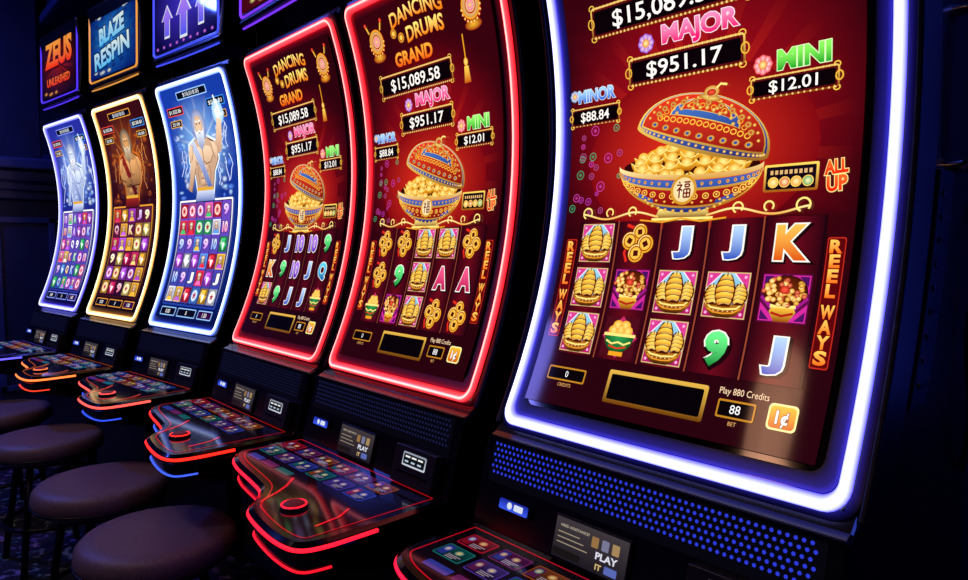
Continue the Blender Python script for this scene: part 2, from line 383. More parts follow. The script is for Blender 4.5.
def rosette(A,x,y,r,l,c='e02860'):
    for k in range(8):
        a=k*math.pi/4; A.ell(x+math.cos(a)*r*.6,y+math.sin(a)*r*.6,r*.42,r*.42,'ffd0d8',c,l,n=8)
    A.ell(x,y,r*.45,r*.45,'fff0a0','e08010',l+1,n=10)
def drumart(A,x,y,r,l):
    A.ell(x,y,r,r,'d01818','8a0808',l,n=24); A.ell(x,y+.12*r,r*.86,r*.78,'f0d8a0','c88838',l+1,n=24)
    A.ring(x,y+.12*r,r*.86,r*.78,r*.1,G2,l+2); A.ring(x,y+.12*r,r*.5,r*.45,r*.09,'c02010',l+2)
    rosette(A,x,y+.12*r,r*.34,l+2)
    for k in range(10):
        a=math.pi+k*math.pi/9; A.ell(x+math.cos(a)*r*.93,y+math.sin(a)*r*.86,r*.09,r*.09,'fff0a0',G2,l+3,n=6)
def art_red(rows,bright=1.0):
    A=Art(); K=lambda h:tuple(c*bright for c in L(h))
    def bg(x,y):
        d=math.hypot((x+10)/320,(y-590)/320); c=mix(L('b40c1a'),L('34020a'),d)
        if y<420: c=mix(L('26020a'),c,(y-140)/280*.6 if y>140 else 0)
        return tuple(q*bright for q in c)
    xs=[-300+587*i/8 for i in range(9)]; ys=[42+968*i/24 for i in range(25)]
    for i in range(8):
        for j in range(24): A.rect(xs[i],ys[j],xs[i+1],ys[j+1],bg,0)
    for k in range(24):
        a=math.radians(15*k+5); b=a+.08
        f=lambda x,y:mix(L('d02418'),bg(x,y),math.hypot(x+10,y-540)/270)
        q=[(-10+math.cos(t)*r,540+math.sin(t)*r) for t,r in((a,120),(a,290),(b,290),(b,120))]
        if min(p[1] for p in q)>425 and max(p[0] for p in q)<285 and min(p[0] for p in q)>-298: A.poly(q,f,1)
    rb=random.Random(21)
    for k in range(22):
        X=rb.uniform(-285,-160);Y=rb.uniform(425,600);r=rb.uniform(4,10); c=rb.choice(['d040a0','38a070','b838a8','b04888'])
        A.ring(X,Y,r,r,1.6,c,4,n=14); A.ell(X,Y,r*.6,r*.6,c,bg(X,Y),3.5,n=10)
    A.text('DANCING',-8,962,34,vg('f08010','fff080',962,996),6,236,'5a0606',.04,bold=.022,arc=12)
    A.text('DRUMS',20,910,36,vg('f08010','ffec78',910,946),6,166,'5a0606',.04,bold=.025,arc=5)
    for q,(X,Y) in enumerate(((-90,922),(-122,938))): A.ell(X,Y,14,13,'ffe060','c07010',8); A.ring(X,Y,9,8,2,'b02010',9,n=12)
    for X in(-212,215):
        drumart(A,X,930,38,4); A.ell(X,892,32,13,'f0b030','902008',5,n=16)
        for sx in(-1,1): A.line([(X+sx*28,960),(X+sx*40,983)],5,'ffc040',7); A.ell(X+sx*40,983,6,6,'ff6040','c01810',8,n=8)
    A.text('GRAND',-50,854,33,vg('f05808','ffb038',854,887),6,176,'6a0a08',.05,bold=.035)
    jbox(A,-224,788,100,832,'$15,089.58',4,30,8,.72)
    A.line([(165,880),(165,780)],4,G2,4); A.ell(165,815,8,10,G1,G2,5); A.poly([(157,805),(173,805),(178,765),(152,765)],vg('c05008','ffd050',765,805),5)
    A.text('MAJOR',8,741,30,vg('f01870','ff90c0',741,771),6,154,'ffe4f0',.03,bold=.04)
    rosette(A,-105,748,18,5,'8040d0'); 
    jbox(A,-140,680,87,718,'$951.17',4,27,8,.7)
    A.text('MINI',194,652,29,vg('18a028','90ff60',652,681),6,86,'e0ffc0',.03,bold=.045)
    rosette(A,126,664,17,6,'e03030')
    jbox(A,110,613,244,638,'$12.01',5,19,6,.6)
    A.text('MINOR',-230,661,23,vg('2a60d0','a8d8ff',661,684),6,96,'e0f0ff',.03,bold=.04)
    rosette(A,-288,676,12,6,'30a0d0')
    jbox(A,-293,616,-177,644,'$88.84',4,19,5,.64)
    big_bowl(A)
    A.rrect(136,448,226,494,3,vg('a05008','ffd860',448,494),5); A.rrect(140,452,222,490,2,'140614',6)
    for k in range(9): A.rect(147+k*8,477,152+k*8,484,'e0b070',7)
    for k,c in enumerate(('e8b030','d04020','e0a020','30a060')):
        A.ell(153+k*19,464,8,8,'fff0b0',c,7,n=10); A.ring(153+k*19,464,8.5,8.5,1.6,'ffd060',8,n=12)
    A.text('ALL',253,473,20,vg('e81808','ff6828',473,493),7,36,'ffe890',.045,rot=.08,bold=.045); A.text('UP',256,446,22,vg('e81808','ff6828',446,468),7,31,'ffe890',.045,rot=.08,bold=.045)
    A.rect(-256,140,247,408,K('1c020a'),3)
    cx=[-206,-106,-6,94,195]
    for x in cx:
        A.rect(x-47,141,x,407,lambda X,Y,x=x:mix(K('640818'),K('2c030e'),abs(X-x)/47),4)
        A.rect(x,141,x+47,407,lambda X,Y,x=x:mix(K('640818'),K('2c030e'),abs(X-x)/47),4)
    for i in range(4): 
        xm=(cx[i]+cx[i+1])/2; A.rect(xm-1.5,140,xm+1.5,408,K('94402a'),5)
    for r,t in enumerate((364,274,184)):
        for c in range(5): symbol(A,rows[r][c],cx[c],t,40,39,6)
    for x,y0,y1 in((-273,170,372),(264,172,372)):
        A.rrect(x-14,y0,x+14,y1,4,'c02818',4); A.rrect(x-12.5,y0+2,x+12.5,y1-2,3,'580408',5)
        h=(y1-y0-8)/8.4; y=y1-h-1
        for i,ch in enumerate('REELWAYS'):
            if i==4: y-=h*.4
            A.text(ch,x,y,h*.82,vg('f87018','ffd860',y,y+h),6,{'W':21,'L':15,'E':16}.get(ch,19),'8a0804',.03,bold=.04); y-=h
    A.rrect(-258,88,-162,114,3,'c08020',4); A.rrect(-255,91,-165,111,2,'080204',5); A.text('0',-208,96,11,'ffffff',6)
    A.text('CREDITS',-208,78,6,'e0a060',5,34)
    A.rrect(-108,66,98,124,4,vg('6a3804','e0b048',66,124),4); A.rrect(-101,73,91,117,3,'040103',5)
    A.text('Play 880 Credits',160,116,10,'ffd8b0',5,84)
    A.rrect(119,80,184,108,3,'c08020',4); A.rrect(122,83,181,105,2,'080204',5); A.text('88',151,88,13,'ffffff',6)
    A.text('BET',151,70,6,'e0a060',5)
    A.rrect(204,77,250,115,7,'fff0a0',4); A.rrect(207,80,247,112,6,vg('c85808','ffb828',80,112),5); A.text('1¢',227,87,18,'ffffff',6,out='7a3004',ow=.04,bold=.02)
    return A
# ---------------------------------------------------------------- hero artwork for the second bank
def art_hero(kind):
    A=Art(); rr=random.Random({'warm':3,'blue':9,'ice':14}[kind])
    if kind=='warm': b0,b1,b2,fr='10030a','34080a','a04410','e89830'
    elif kind=='blue': b0,b1,b2,fr='041048','1438a0','90c8ff','98c8ff'
    else: b0,b1,b2,fr='08083c','242c98','88b0f8','8898ff'
    c0,c1,c2=L(b0),L(b1),L(b2)
    def bg(x,y):
        c=mix(c0,c1,(y-40)/800); d=math.hypot(x/240,(y-780)/220)
        return mix(c,c2,(1-d)*1.0) if d<1 else c
    for i in range(8):
        for j in range(22): A.rect(-266+66.5*i,42+45*j,-266+66.5*(i+1),42+45*(j+1),bg,0)
    for k in range(14):
        a=math.radians(26*k+10); q=[(math.cos(t)*r,780+math.sin(t)*r*.9) for t,r in((a,60),(a,235),(a+.09,235),(a+.09,60))]
        A.poly(q,lambda x,y:mix(L('e0f0ff') if kind!='warm' else L('e08030'),bg(x,y),.3+math.hypot(x,(y-780))/280),1)
    for k in range(40):
        X,Y=rr.uniform(-225,225),rr.uniform(560,900)
        if abs(X)<100: X+=math.copysign(110,X)
        X=max(-225,min(225,X))
        A.ell(X,Y,rr.uniform(10,38),rr.uniform(8,20),rr.choice(['b0d8ff','6090f0','e0f0ff']) if kind!='warm' else rr.choice(['803010','c05818','402030']),bg(X,Y),2+(k%4)*.2,n=12)
    for k in range(11):
        X=rr.choice((-1,1))*rr.uniform(110,215);Y=rr.uniform(690,880);p=[(X,Y)]
        for q in range(5): X+=rr.uniform(-18,18);Y-=rr.uniform(12,28);p.append((X,Y))
        A.line(p,7,'7898e8' if kind!='warm' else '803008',3); A.line(p,2.5,'ffffff' if kind!='warm' else 'ffb060',4)
    skin=('f8d4b0','8a5030'); hair='f4f8ff'; cl=('e0e8ff','3858a8')
    if kind=='warm': skin=('e8a868','4a200c'); hair='e0c8a8'; cl=('a02418','38080c')
    if kind=='ice': skin=('e0ecff','4868b8'); hair='ffffff'
    y=575; s0,s1=L(skin[0]),L(skin[1]); dark=tuple(c*.45 for c in s1); md=mix(s0,s1,.42); md2=mix(s0,s1,.62)
    A.poly([(-70,y-14),(-92,y+88),(-134,y+140),(-120,y+218),(-44,y+248),(44,y+248),(122,y+218),(136,y+140),(94,y+88),(74,y-14)],'e8f4ff' if kind!='warm' else 'd06818',4.5)
    A.poly([(-62,y-6),(-84,y+90),(-124,y+140),(-110,y+210),(-40,y+238),(40,y+238),(112,y+210),(126,y+140),(86,y+90),(66,y-6)],dark,5)
    A.poly([(-60,y),(-80,y+90),(-118,y+140),(-104,y+205),(-40,y+232),(40,y+232),(106,y+205),(120,y+140),(82,y+90),(62,y)],lambda X,Y:mix(md2,md,(Y-y)/230),6)
    A.poly([(-58,y+226),(0,y+216),(58,y+226),(30,y+246),(-30,y+246)],md,6.5)
    if kind=='warm':
        A.poly([(-124,y+130),(-114,y+195),(-66,y+205),(-50,y+130),(70,y+85),(60,y+50),(-100,y+84)],vg(skin[1],skin[0],y+20,y+200),8)
        A.line([(-120,y+110),(-60,y+95),(60,y+55)],5,dark,9)
        A.poly([(124,y+130),(114,y+195),(66,y+205),(48,y+130),(-65,y+104),(-60,y+72),(100,y+78)],vg(skin[1],skin[0],y+40,y+210),9)
        A.line([(-64,y+72),(100,y+78)],5,dark,10)
    else:
        A.poly([(-118,y+130),(-106,y+195),(-60,y+205),(-76,y+110),(-118,y+10),(-150,y+22)],vg(skin[1],skin[0],y-60,y+200),8)
        A.line([(-76,y+112),(-118,y+12)],4,dark,9)
        A.poly([(106,y+150),(84,y+205),(120,y+212),(160,y+300),(192,y+288),(160,y+170)],vg(skin[1],skin[0],y+60,y+300),8)
        A.ell(176,y+318,44,50,'ffffff',b2,7,n=14)
        A.line([(172,y+296),(158,y+330),(190,y+325),(168,y+385)],9,'ffffff',9)
    for sx in(-1,1):
        # pectoral, shoulder and abdominal muscle shapes
        A.poly([(sx*3,y+190),(sx*30,y+202),(sx*70,y+192),(sx*82,y+160),(sx*60,y+132),(sx*24,y+126),(sx*4,y+138)],lambda X,Y:mix(md,s0,(Y-y-126)/70),7)
        A.line([(sx*4,y+138),(sx*24,y+126),(sx*60,y+131),(sx*82,y+158)],3.5,dark,8)
        A.poly([(sx*76,y+214),(sx*104,y+210),(sx*124,y+182),(sx*122,y+148),(sx*104,y+142),(sx*86,y+170)],lambda X,Y:mix(md,s0,(Y-y-142)/60),9)
        A.line([(sx*78,y+208),(sx*87,y+172),(sx*104,y+143)],3,dark,9.5)
        for k in range(3):
            A.poly([(sx*3,y+122-k*29),(sx*30,y+118-k*29),(sx*33,y+104-k*29),(sx*27,y+96-k*29),(sx*3,y+96-k*29)],lambda X,Y,k=k:mix(md2,s0,(Y-y-96+k*29)/26*.8),7)
            A.line([(sx*3,y+95-k*29),(sx*28,y+95-k*29)],2.5,dark,8)
        A.line([(sx*46,y+118),(sx*56,y+84),(sx*46,y+40)],2.5,dark,8)
    A.line([(0,y+205),(0,y+36)],3,dark,8)
    A.poly([(-88,y-40),(-68,y+26),(68,y+26),(88,y-40)],vg(cl[1],cl[0],y-40,y+26),10)
    A.poly([(-104,y+214),(-64,y+232),(62,y+30),(30,y+20)],vg(cl[1],cl[0],y,y+232),8)
    for k in range(3): A.line([(-96+k*12,y+217+k*5),(36+k*9,y+22+k*3)],2.5,cl[1],9)
    A.rect(-70,y+14,70,y+28,'e0a830',11)
    A.rect(-26,y+222,26,y+250,skin[1],7)
    A.ell(0,y+284,64,68,hair,'6878b0' if kind!='warm' else '5a3c20',8,n=20)
    for k in range(9): A.line([(-50+k*12.5,y+335-abs(k-4)*8),(-62+k*15.5,y+262),(-56+k*14,y+232)],3,'8898c8' if kind!='warm' else '7a5830',8.5)
    A.ell(0,y+282,34,44,skin[0],md,9,n=18)
    A.poly([(-38,y+276),(-24,y+258),(0,y+266),(24,y+258),(38,y+276),(30,y+215),(0,y+180),(-30,y+215)],vg('7080b0' if kind!='warm' else '6a4828',hair,y+180,y+260),10)
    for k in range(5): A.line([(-20+k*10,y+250),(-12+k*6,y+200)],2,'8898c0' if kind!='warm' else '806040',11)
    for sx in(-1,1):
        A.ell(sx*13,y+292,5,4,'101828','101828',11,n=8); A.line([(sx*5,y+300),(sx*22,y+305)],5,hair,11)
    A.line([(0,y+296),(0,y+276)],4,md2,11); A.line([(-9,y+254),(9,y+254)],4,'702018',11)
    A.rrect(-130,975,130,1008,6,fr,5); A.rrect(-124,979,124,1004,4,'040614',6); A.text('$10,018.05',0,984,15,'e8f0ff',7,140)
    for x,v,cc in((-175,'$1,032.86','e84030'),(175,'$538.81','3888e0')):
        A.rrect(x-72,918,x+72,954,5,cc,5); A.rrect(x-67,922,x+67,950,4,'060614',6); A.text(v,x,928,15,'ffffff',7,108)
    for x,v in((-190,'25.00'),(192,'10.00')):
        A.rrect(x-52,870,x+52,900,5,'d09838',5); A.rrect(x-47,874,x+47,896,4,'120820',6); A.text(v,x,878,13,'ffffff',7,66)
    A.rrect(-232,96,232,552,8,vg(b1,'ffffff' if kind!='warm' else fr,96,552),10); A.rrect(-224,104,224,544,5,'060428' if kind!='warm' else '14040c',11)
    pal=['f03048','ffc840','60a0ff','d060ff','40c878','ff70c0','f0f0ff','c060e0'] if kind!='warm' else ['f04828','ffb838','b040d0','e02868','ffe080','d060ff']
    nc,nr=(6,6) if kind!='warm' else (5,6)
    cw=440/nc; ch_=432/nr
    for c in range(nc):
        x=-220+cw*(c+.5)
        A.rect(x-cw*.47,108,x+cw*.47,540,vg('2840a0','7048c0',108,540) if kind!='warm' else vg('280828','60183c',108,540),12)
        for r in range(nr):
            yy=108+ch_*(r+.5); k=rr.random(); p=rr.choice(pal); w=cw*.44; h=ch_*.44
            if k<.38:
                t=rr.choice(['A','K','Q','J','10','9']); A.text(t,x,yy-h*.75,h*1.5,vg(p,'ffffff',yy-h,yy+h*1.6),15,w*1.3,'100830',.05,bold=.05,fit=True)
            elif k<.55:
                A.rect(x-w,yy-h,x+w,yy+h,tuple(q*.25 for q in L(p)),13)
                A.poly([(x,yy-h*.9),(x+w*.85,yy),(x+w*.5,yy+h*.8),(x-w*.5,yy+h*.8),(x-w*.85,yy)],p,15); A.poly([(x,yy-h*.8),(x+w*.4,yy+h*.2),(x-w*.4,yy+h*.2)],'ffffff',16)
                A.poly([(x+w*.5,yy+h*.8),(x+w*.85,yy),(x+w*.3,yy+h*.1)],tuple(q*.4 for q in L(p)),16)
                A.poly([(x-w*.5,yy+h*.8),(x-w*.85,yy),(x-w*.3,yy+h*.1)],tuple(min(1,q*.6+.3) for q in L(p)),16)
            elif k<.82:
                A.rect(x-w,yy-h,x+w,yy+h,p,14); A.rect(x-w*.88,yy-h*.88,x+w*.88,yy+h*.88,vg(tuple(q*.2 for q in L(p)),tuple(q*.7 for q in L(p)),yy-h,yy+h),15)
                A.poly([(x-w*.75,yy-h*.88),(x-w*.4,yy-h*.3),(x+w*.4,yy-h*.3),(x+w*.75,yy-h*.88)],rr.choice(pal),16)
                A.ell(x,yy+h*.1,w*.42,h*.52,'ffe0c0','7a4028',17,n=12); A.ell(x,yy+h*.45,w*.5,h*.32,hair,'b07830',18,n=10)
                for sx in(-1,1): A.ell(x+sx*w*.16,yy+h*.12,w*.06,h*.06,'201010','201010',19,n=5)
            else:
                A.rect(x-w,yy-h,x+w,yy+h,tuple(q*.35 for q in L(p)),14); A.ell(x,yy,w*.8,h*.8,'fff0c0',p,15,n=12); A.ring(x,yy,w*.62,h*.62,h*.12,'ffffff',16,n=12)
                A.poly([(x+math.cos(math.radians(90+36*q))*w*(.5 if q%2==0 else .22),yy+math.sin(math.radians(90+36*q))*h*(.5 if q%2==0 else .22)) for q in range(10)],'b02050',17)
    for a_,b_,q in((-226,-90,'060618'),(-70,90,'060618'),(110,226,'300840')):
        A.rrect(a_,52,b_,88,4,fr,5); A.rrect(a_+4,56,b_-4,84,3,q,6)
    for x,v in((-158,'0.00'),(10,'0'),(168,'1.00')): A.text(v,x,62,16,'ffffff',7)
    return A
# ---------------------------------------------------------------- slot machine
Z0=.95
def make_prof(k,H): 
    return lambda z:k*(.525*((z-Z0)/H)-.455*((z-Z0)/H)**2)
def rrpts(hw,z0,z1,r,ns=22,nc=6):
    """rounded rectangle loop, fixed count"""
    p=[]
    for i in range(ns): p.append((hw,z0+r+(z1-z0-2*r)*i/ns))
    for k in range(nc): a=math.pi/2*k/nc; p.append((hw-r+r*math.cos(a),z1-r+r*math.sin(a)))
    for i in range(8): p.append((hw-r-(2*hw-2*r)*i/8,z1))
    for k in range(nc): a=math.pi/2+math.pi/2*k/nc; p.append((-hw+r+r*math.cos(a),z1-r+r*math.sin(a)))
    for i in range(ns): p.append((-hw,z1-r-(z1-z0-2*r)*i/ns))
    for k in range(nc): a=math.pi+math.pi/2*k/nc; p.append((-hw+r+r*math.cos(a),z0+r+r*math.sin(a)))
    for i in range(8): p.append((-hw+r+(2*hw-2*r)*i/8,z0))
    for k in range(nc): a=1.5*math.pi+math.pi/2*k/nc; p.append((hw-r+r*math.cos(a),z0+r+r*math.sin(a)))
    return p
def strip_loop(name,loops,cols,mapf,mat,parent):
    V=[];F=[];C=[];n=len(loops[0])
    for lp,c,d in zip(loops,cols[0],cols[1]):
        for p in lp: V.append(mapf(p[0],p[1],d)); C.append(c)
    for i in range(len(loops)-1):
        for k in range(n): F.append((i*n+k,i*n+(k+1)%n,(i+1)*n+(k+1)%n,(i+1)*n+k))
    me=bpy.data.meshes.new(name); me.from_pydata(V,[],F); at=me.color_attributes.new('Col','FLOAT_COLOR','POINT')
    buf=[]
    for c in C: buf+=[*c,1]
    at.data.foreach_set('color',buf); me.materials.append(mat)
    for p in me.polygons: p.use_smooth=True
    o=link(bpy.data.objects.new(name,me)); o.parent=parent; fixn(o); return o
def catmull(P,n=5):
    out=[]
    for i in range(len(P)-1):
        p0=P[max(0,i-1)];p1=P[i];p2=P[i+1];p3=P[min(len(P)-1,i+2)]
        for k in range(n):
            t=k/n
            out.append(tuple(.5*((2*b)+(c-a)*t+(2*a-5*b+4*c-d)*t*t+(-a+3*b-3*c+d)*t**3) for a,b,c,d in zip(p0,p1,p2,p3)))
    out.append(P[-1]); return out
DECK=[(-.340,-.065),(-.342,-.22),(-.33,-.27),(-.29,-.30),(-.22,-.318),(-.10,-.332),(-.02,-.345),(.03,-.375),(.06,-.402),(.10,-.422),(.2,-.435),(.28,-.435),(.325,-.42),(.342,-.38),(.345,-.30),(.340,-.065)]
def inset(pts,d):
    """positive d moves the open outline inward"""
    o=[];N=len(pts)
    for i,p in enumerate(pts):
        a=pts[max(0,i-1)];b=pts[min(N-1,i+1)];dx=b[0]-a[0];dy=b[1]-a[1];q=math.hypot(dx,dy) or 1
        o.append((p[0]-dy/q*d,p[1]+dx/q*d))
    return o
def slot_machine(x,y,ang,W,H,k,neon,deckcol,art,artscale,label,group,grille,theme,top,glow2,dz=0,pit=.0092,pr_=.0026):
    prof=make_prof(k,H); Z1=Z0+H; ZN=Z0+dz
    FA=Vector((0,-.03,.925+dz)); FB=Vector((0,-.08,.745+dz)); FD=(FB-FA).normalized(); FN=Vector((0,FD.z,-FD.y)) 
    if FN.y>0: FN=-FN
    def F(s,w,o=0):
        p=FA+FD*w+FN*o; return (s,p.y,p.z)
    E=link(bpy.data.objects.new('slot_machine',None)); E.empty_display_size=.2
    E.location=(x,y,0); E.rotation_euler=(0,0,ang); E['label']=label; E['category']='slot machine'; E['group']=group
    hb=W/2+.012
    fr=[(prof(Z0+H*i/16)+.014,Z0+H*i/16) for i in range(17)]
    if dz: fr[0]=(fr[0][0]-.006,fr[0][1]+dz)
    pr=[(.10,0),(.10,.10),(.03,.12),(.03,.60),(-.02,.66),(-.08,.70),(-.08,.745+dz),(-.03,.925+dz),(-.012,.932+dz)]+fr+[(prof(Z1)+.02,Z1+.03),(.20,Z1+.04),(.24,2.5),(.50,2.5),(.55,2.0),(.55,0)]
    extr('cabinet',pr,-hb,hb,M_black,E,.005)
    for sx in(-1,1):
        prr=[(prof(Z0+H*i/16)-.004,ZN-.005+(H+.01-dz)*i/16) for i in range(17)]
        prr+=[(p[0]+.09,p[1]) for p in reversed(prr)]
        a,b=(hb,hb+.010) if sx>0 else (-hb-.010,-hb)
        extr('side_fin',prr,a,b,M_dark,E,.003)
    box('kick_plate',-hb+.01,hb-.01,.085,.098,.01,.095,M_dark,E,.002)
    V=[];Fc=[];N=24
    for i in range(N+1):
        z=ZN+.006+(Z1-ZN-.012)*i/N
        for s in(-W/2+.006,W/2-.006): V.append((s,prof(z)+.004,z))
    for i in range(N): Fc.append((2*i,2*i+1,2*i+3,2*i+2))
    fixn(mesh_obj('bezel_glass',V,Fc,M_glass,E,True))
    core,mid,edge=[L(c) for c in neon]
    ds=[0,.002,.006,.010,.014,.018,.020]; dep=[0,-.005,-.009,-.011,-.009,-.005,.002]
    cl=[edge,mix(edge,mid,.4),mid,core,mid,mix(edge,mid,.4),edge]
    loops=[rrpts(W/2-d,ZN+d,Z1-d,.034-d*.6) for d in ds]
    strip_loop('neon_border',loops,(cl,dep),lambda a,b,d:(a,prof(b)+d,b),M_neon,E)
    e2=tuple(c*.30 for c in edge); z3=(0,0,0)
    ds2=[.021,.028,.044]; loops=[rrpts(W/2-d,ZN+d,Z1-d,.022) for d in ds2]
    strip_loop('neon_inner_halo',loops,([e2,tuple(c*.3 for c in e2),z3],[.002,.002,.002]),lambda a,b,d:(a,prof(b)+d,b),M_neon,E)  # neon's glow on the bezel glass, painted as emission fading to black
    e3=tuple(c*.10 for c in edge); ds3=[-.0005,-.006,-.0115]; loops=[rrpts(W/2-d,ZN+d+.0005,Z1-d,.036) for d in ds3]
    strip_loop('neon_outer_halo',loops,([e3,tuple(c*.3 for c in e3),z3],[.004,.006,.008]),lambda a,b,d:(a,prof(b)+d,b),M_neon,E)  # same painted glow spilling outward onto the cabinet rim
    hs=artscale; kz=H/1.05
    def nf(a,b):
        z=Z0+b/1000*kz; d=(prof(z+.001)-prof(z-.001))/.002; n=Vector((0,-1,d)).normalized(); return tuple(n)
    o=art.build('screen',lambda a,b,l:(a*hs/1000,prof(Z0+b/1000*kz)-.0005-l*.0003,Z0+b/1000*kz),M_art,E,step=30,nf=nf)
    o['label']='curved tall video screen showing '+theme
    fw=hb-.004
    g=Art(); g.rect(-fw+.02,.006,fw-.02,.088,(.0015,.0015,.003),0)
    cols=int((2*fw-.05)/pit); rows_=int(.078/pit)
    for r in range(rows_):
        for c in range(cols):
            sx=-fw+.028+(c+.5*(r%2))*pit; g.ell(sx,.012+r*pit*.97,pr_,pr_,grille,grille,1,n=6)
    g.build('speaker_grille',lambda a,b,l:F(a,b,.0015+l*.0008),M_lamp,E)
    v=[F(-fw,-.002,.0),F(fw,-.002,0),F(fw,-.002,.008),F(-fw,-.002,.008),F(-fw,.005,.0),F(fw,.005,0),F(fw,.005,.008),F(-fw,.005,.008)]
    fx=[(0,1,2,3),(4,5,6,7),(0,1,5,4),(2,3,7,6),(0,3,7,4),(1,2,6,5)]
    fixn(mesh_obj('console_trim',v,fx,M_dark,E))
    def fbox(name,s0,s1,w0,w1,t,mat,par=E,o0=0):
        v=[F(s,w,o) for s in(s0,s1) for w in(w0,w1) for o in(o0,t)]
        f=[(0,1,3,2),(4,6,7,5),(0,4,5,1),(2,3,7,6),(0,2,6,4),(1,5,7,3)]
        return bevel(fixn(mesh_obj(name,v,f,mat,par)),.002)
    sb=fbox('service_button',-.285,-.195,.106,.134,.008,M_glass)
    a=Art(); a.rrect(-.279,.110,-.201,.130,.004,vg('1828a0','4060ff',.11,.13),0)
    a.ell(-.250,.120,.007,.007,'ffffff','d0e0ff',1,n=12); a.rrect(-.238,.114,-.214,.126,.002,'e8f0ff',1)
    a.build('button_light',lambda p,q,l:F(p,q,.0085+l*.0006),M_lamp,sb)
    fb=fbox('information_display',-.135,.035,.098,.176,.006,M_dark)
    a=Art(); a.rect(-.130,-.172,.030,-.102,vg('1c1820','443c40',-.172,-.102),0)
    a.text('NEED ASSISTANCE?',-.085,-.117,.0045,'d8c8b0',1,.065)
    for q in range(3): a.line([(-.122,-.127-q*.009),(-.072+.01*q,-.127-q*.009)],.0018,'a89880',1)
    a.rrect(-.128,-.168,-.065,-.156,.002,'181410',1)
    for q in range(3): a.rrect(-.046+.022*q,-.132,-.031+.022*q,-.114,.002,['a07848','8080a0','b09060'][q],1)
    a.text('PLAY',-.010,-.148,.011,'f0f0ff',2,.046,bold=.03); a.text('IT',-.024,-.165,.009,'e0c080',2,.013,bold=.03)
    a.rrect(-.012,-.167,.014,-.154,.002,'6070c0',1)
    a.build('display_panel',lambda p,q,l:F(p,-q,.0065+l*.0005),M_lamp,fb)
    fb=fbox('bill_validator',.145,.30,.094,.180,.022,M_plast)
    fbox('bill_slot',.165,.28,.150,.157,.024,M_glass,fb,.0)
    a=Art(); a.rrect(.180,.106,.268,.138,.004,vg('8890a0','d8e0f0',.10,.138),0); a.rrect(.184,.110,.264,.134,.003,'101418',1)
    for q in range(3): a.line([(.191+.024*q,.116),(.209+.024*q,.116)],.004,'ffffff',2); a.line([(.191+.024*q,.127),(.205+.024*q,.127)],.004,'c0d0e8',2)
    a.build('validator_light',lambda p,q,l:F(p,q,.0225+l*.0006),M_lamp,fb)
    # deck with a body that slopes back to the cabinet
    out=catmull(DECK,5); sc_=W/.66; out=[(p[0]*sc_,p[1]) for p in out]; n=len(out); zt=.752+dz
    rings=[(0.010,zt,1),(0.0,zt-.006,1),(0,zt-.022,1),(.010,zt-.030,1),(.012,zt-.058,1),(.03,zt-.075,1),(.05,zt-.13,.45)]
    V=[];Fc=[]
    for d,z,sh in rings:
        for p in inset(out,d): V.append((p[0],-.065+(p[1]+.065)*sh,z))
    for i in range(len(rings)-1):
        for q in range(n): Fc.append((i*n+q,i*n+(q+1)%n,(i+1)*n+(q+1)%n,(i+1)*n+q))
    Fc+=[tuple(range(n)),tuple(range((len(rings)-1)*n,len(rings)*n))]
    DK=fixn(mesh_obj('button_deck',V,Fc,M_deck,E))
    o1=inset(out,.0); tube('deck_light',[(p[0],p[1],zt-.013) for p in o1[3:-4]],.0042,emat('deck_glow',deckcol,2.5),DK)
    o2=inset(out,.010); tube('lower_deck_light',[(p[0],p[1],zt-.060) for p in o2[6:-8]],.0026,emat('deck_glow_low',glow2,1.3),DK)
    ins=inset(out,.026); ins=[(p[0],min(p[1],-.095)) for p in ins]; ins=[(max(-.312*sc_,min(.312*sc_,p[0])),p[1]) for p in ins]
    a=Art(); a.line(ins+[ins[0]],.003,tuple(c*.7 for c in L(deckcol)),1)
    a.poly(ins,lambda X,Y:mix(L('040104'),L(theme_dark(theme)),(-Y-.1)/.3),0)
    pal=deckpal(theme)
    for r in range(2):
        for c in range(6):
            X=-.262+c*.088; Y=-.142-r*.060; q=L(pal[(c*2+r*3)%len(pal)])
            a.rrect(X-.037,Y-.024,X+.037,Y+.024,.005,tuple(v*.9 for v in q),2)
            a.rrect(X-.0345,Y-.0215,X+.0345,Y+.0215,.004,lambda XX,YY,q=q,Y=Y:tuple(v*(.08+.3*(YY-Y+.02)/.04) for v in q),3)
            a.rect(X-.031,Y-.018,X-.012,Y+.018,tuple(v*.5 for v in L(pal[(c+r)%len(pal)])),4)
            a.ell(X-.021,Y+.004,.008,.009,'f0d8b0',pal[(c+1)%len(pal)],5,n=10); a.ell(X+.010,Y+.005,.010,.009,'ffe090',q,4,n=10)
            for t in range(3): a.line([(X-.006,Y-.008-t*.005),(X+.028-.006*t,Y-.008-t*.005)],.0022,'b8a0b0',4)
    for c in range(3): a.rrect(-.275+c*.080,-.268,-.205+c*.080,-.246,.004,tuple(v*.7 for v in L(pal[c+1])),2)
    a.line([(-.02,-.262),(.02,-.30),(.045,-.335),(.06,-.365),(.075,-.385)],.007,L(deckcol),3)
    a.line([(.235,-.262),(.26,-.30),(.27,-.36)],.006,L(deckcol),3)
    a.build('deck_touch_panel',lambda p,q,l:(p,q,zt+.0006+l*.0004),M_dim,DK)
    pb=lathe('play_button',[(.030,0),(.030,.005),(.027,.008),(.024,.008)],M_dark,DK); pb.location=(.15,-.345,zt)
    cp=lathe('button_cap',[(.023,0),(.023,.009),(.019,.012),(.008,.013)],emat('button_red','700810',.4),pb); cp.location=(0,0,.001)
    rg=tube('button_ring',[(.026*math.cos(t*math.pi/12),.026*math.sin(t*math.pi/12),.009) for t in range(24)],.0017,emat('ring',deckcol,2.5),pb,True)
    # topper display box with a curved glossy hood
    tw=W/2-.004; zb,ztp=2.105,2.53; yo=.07
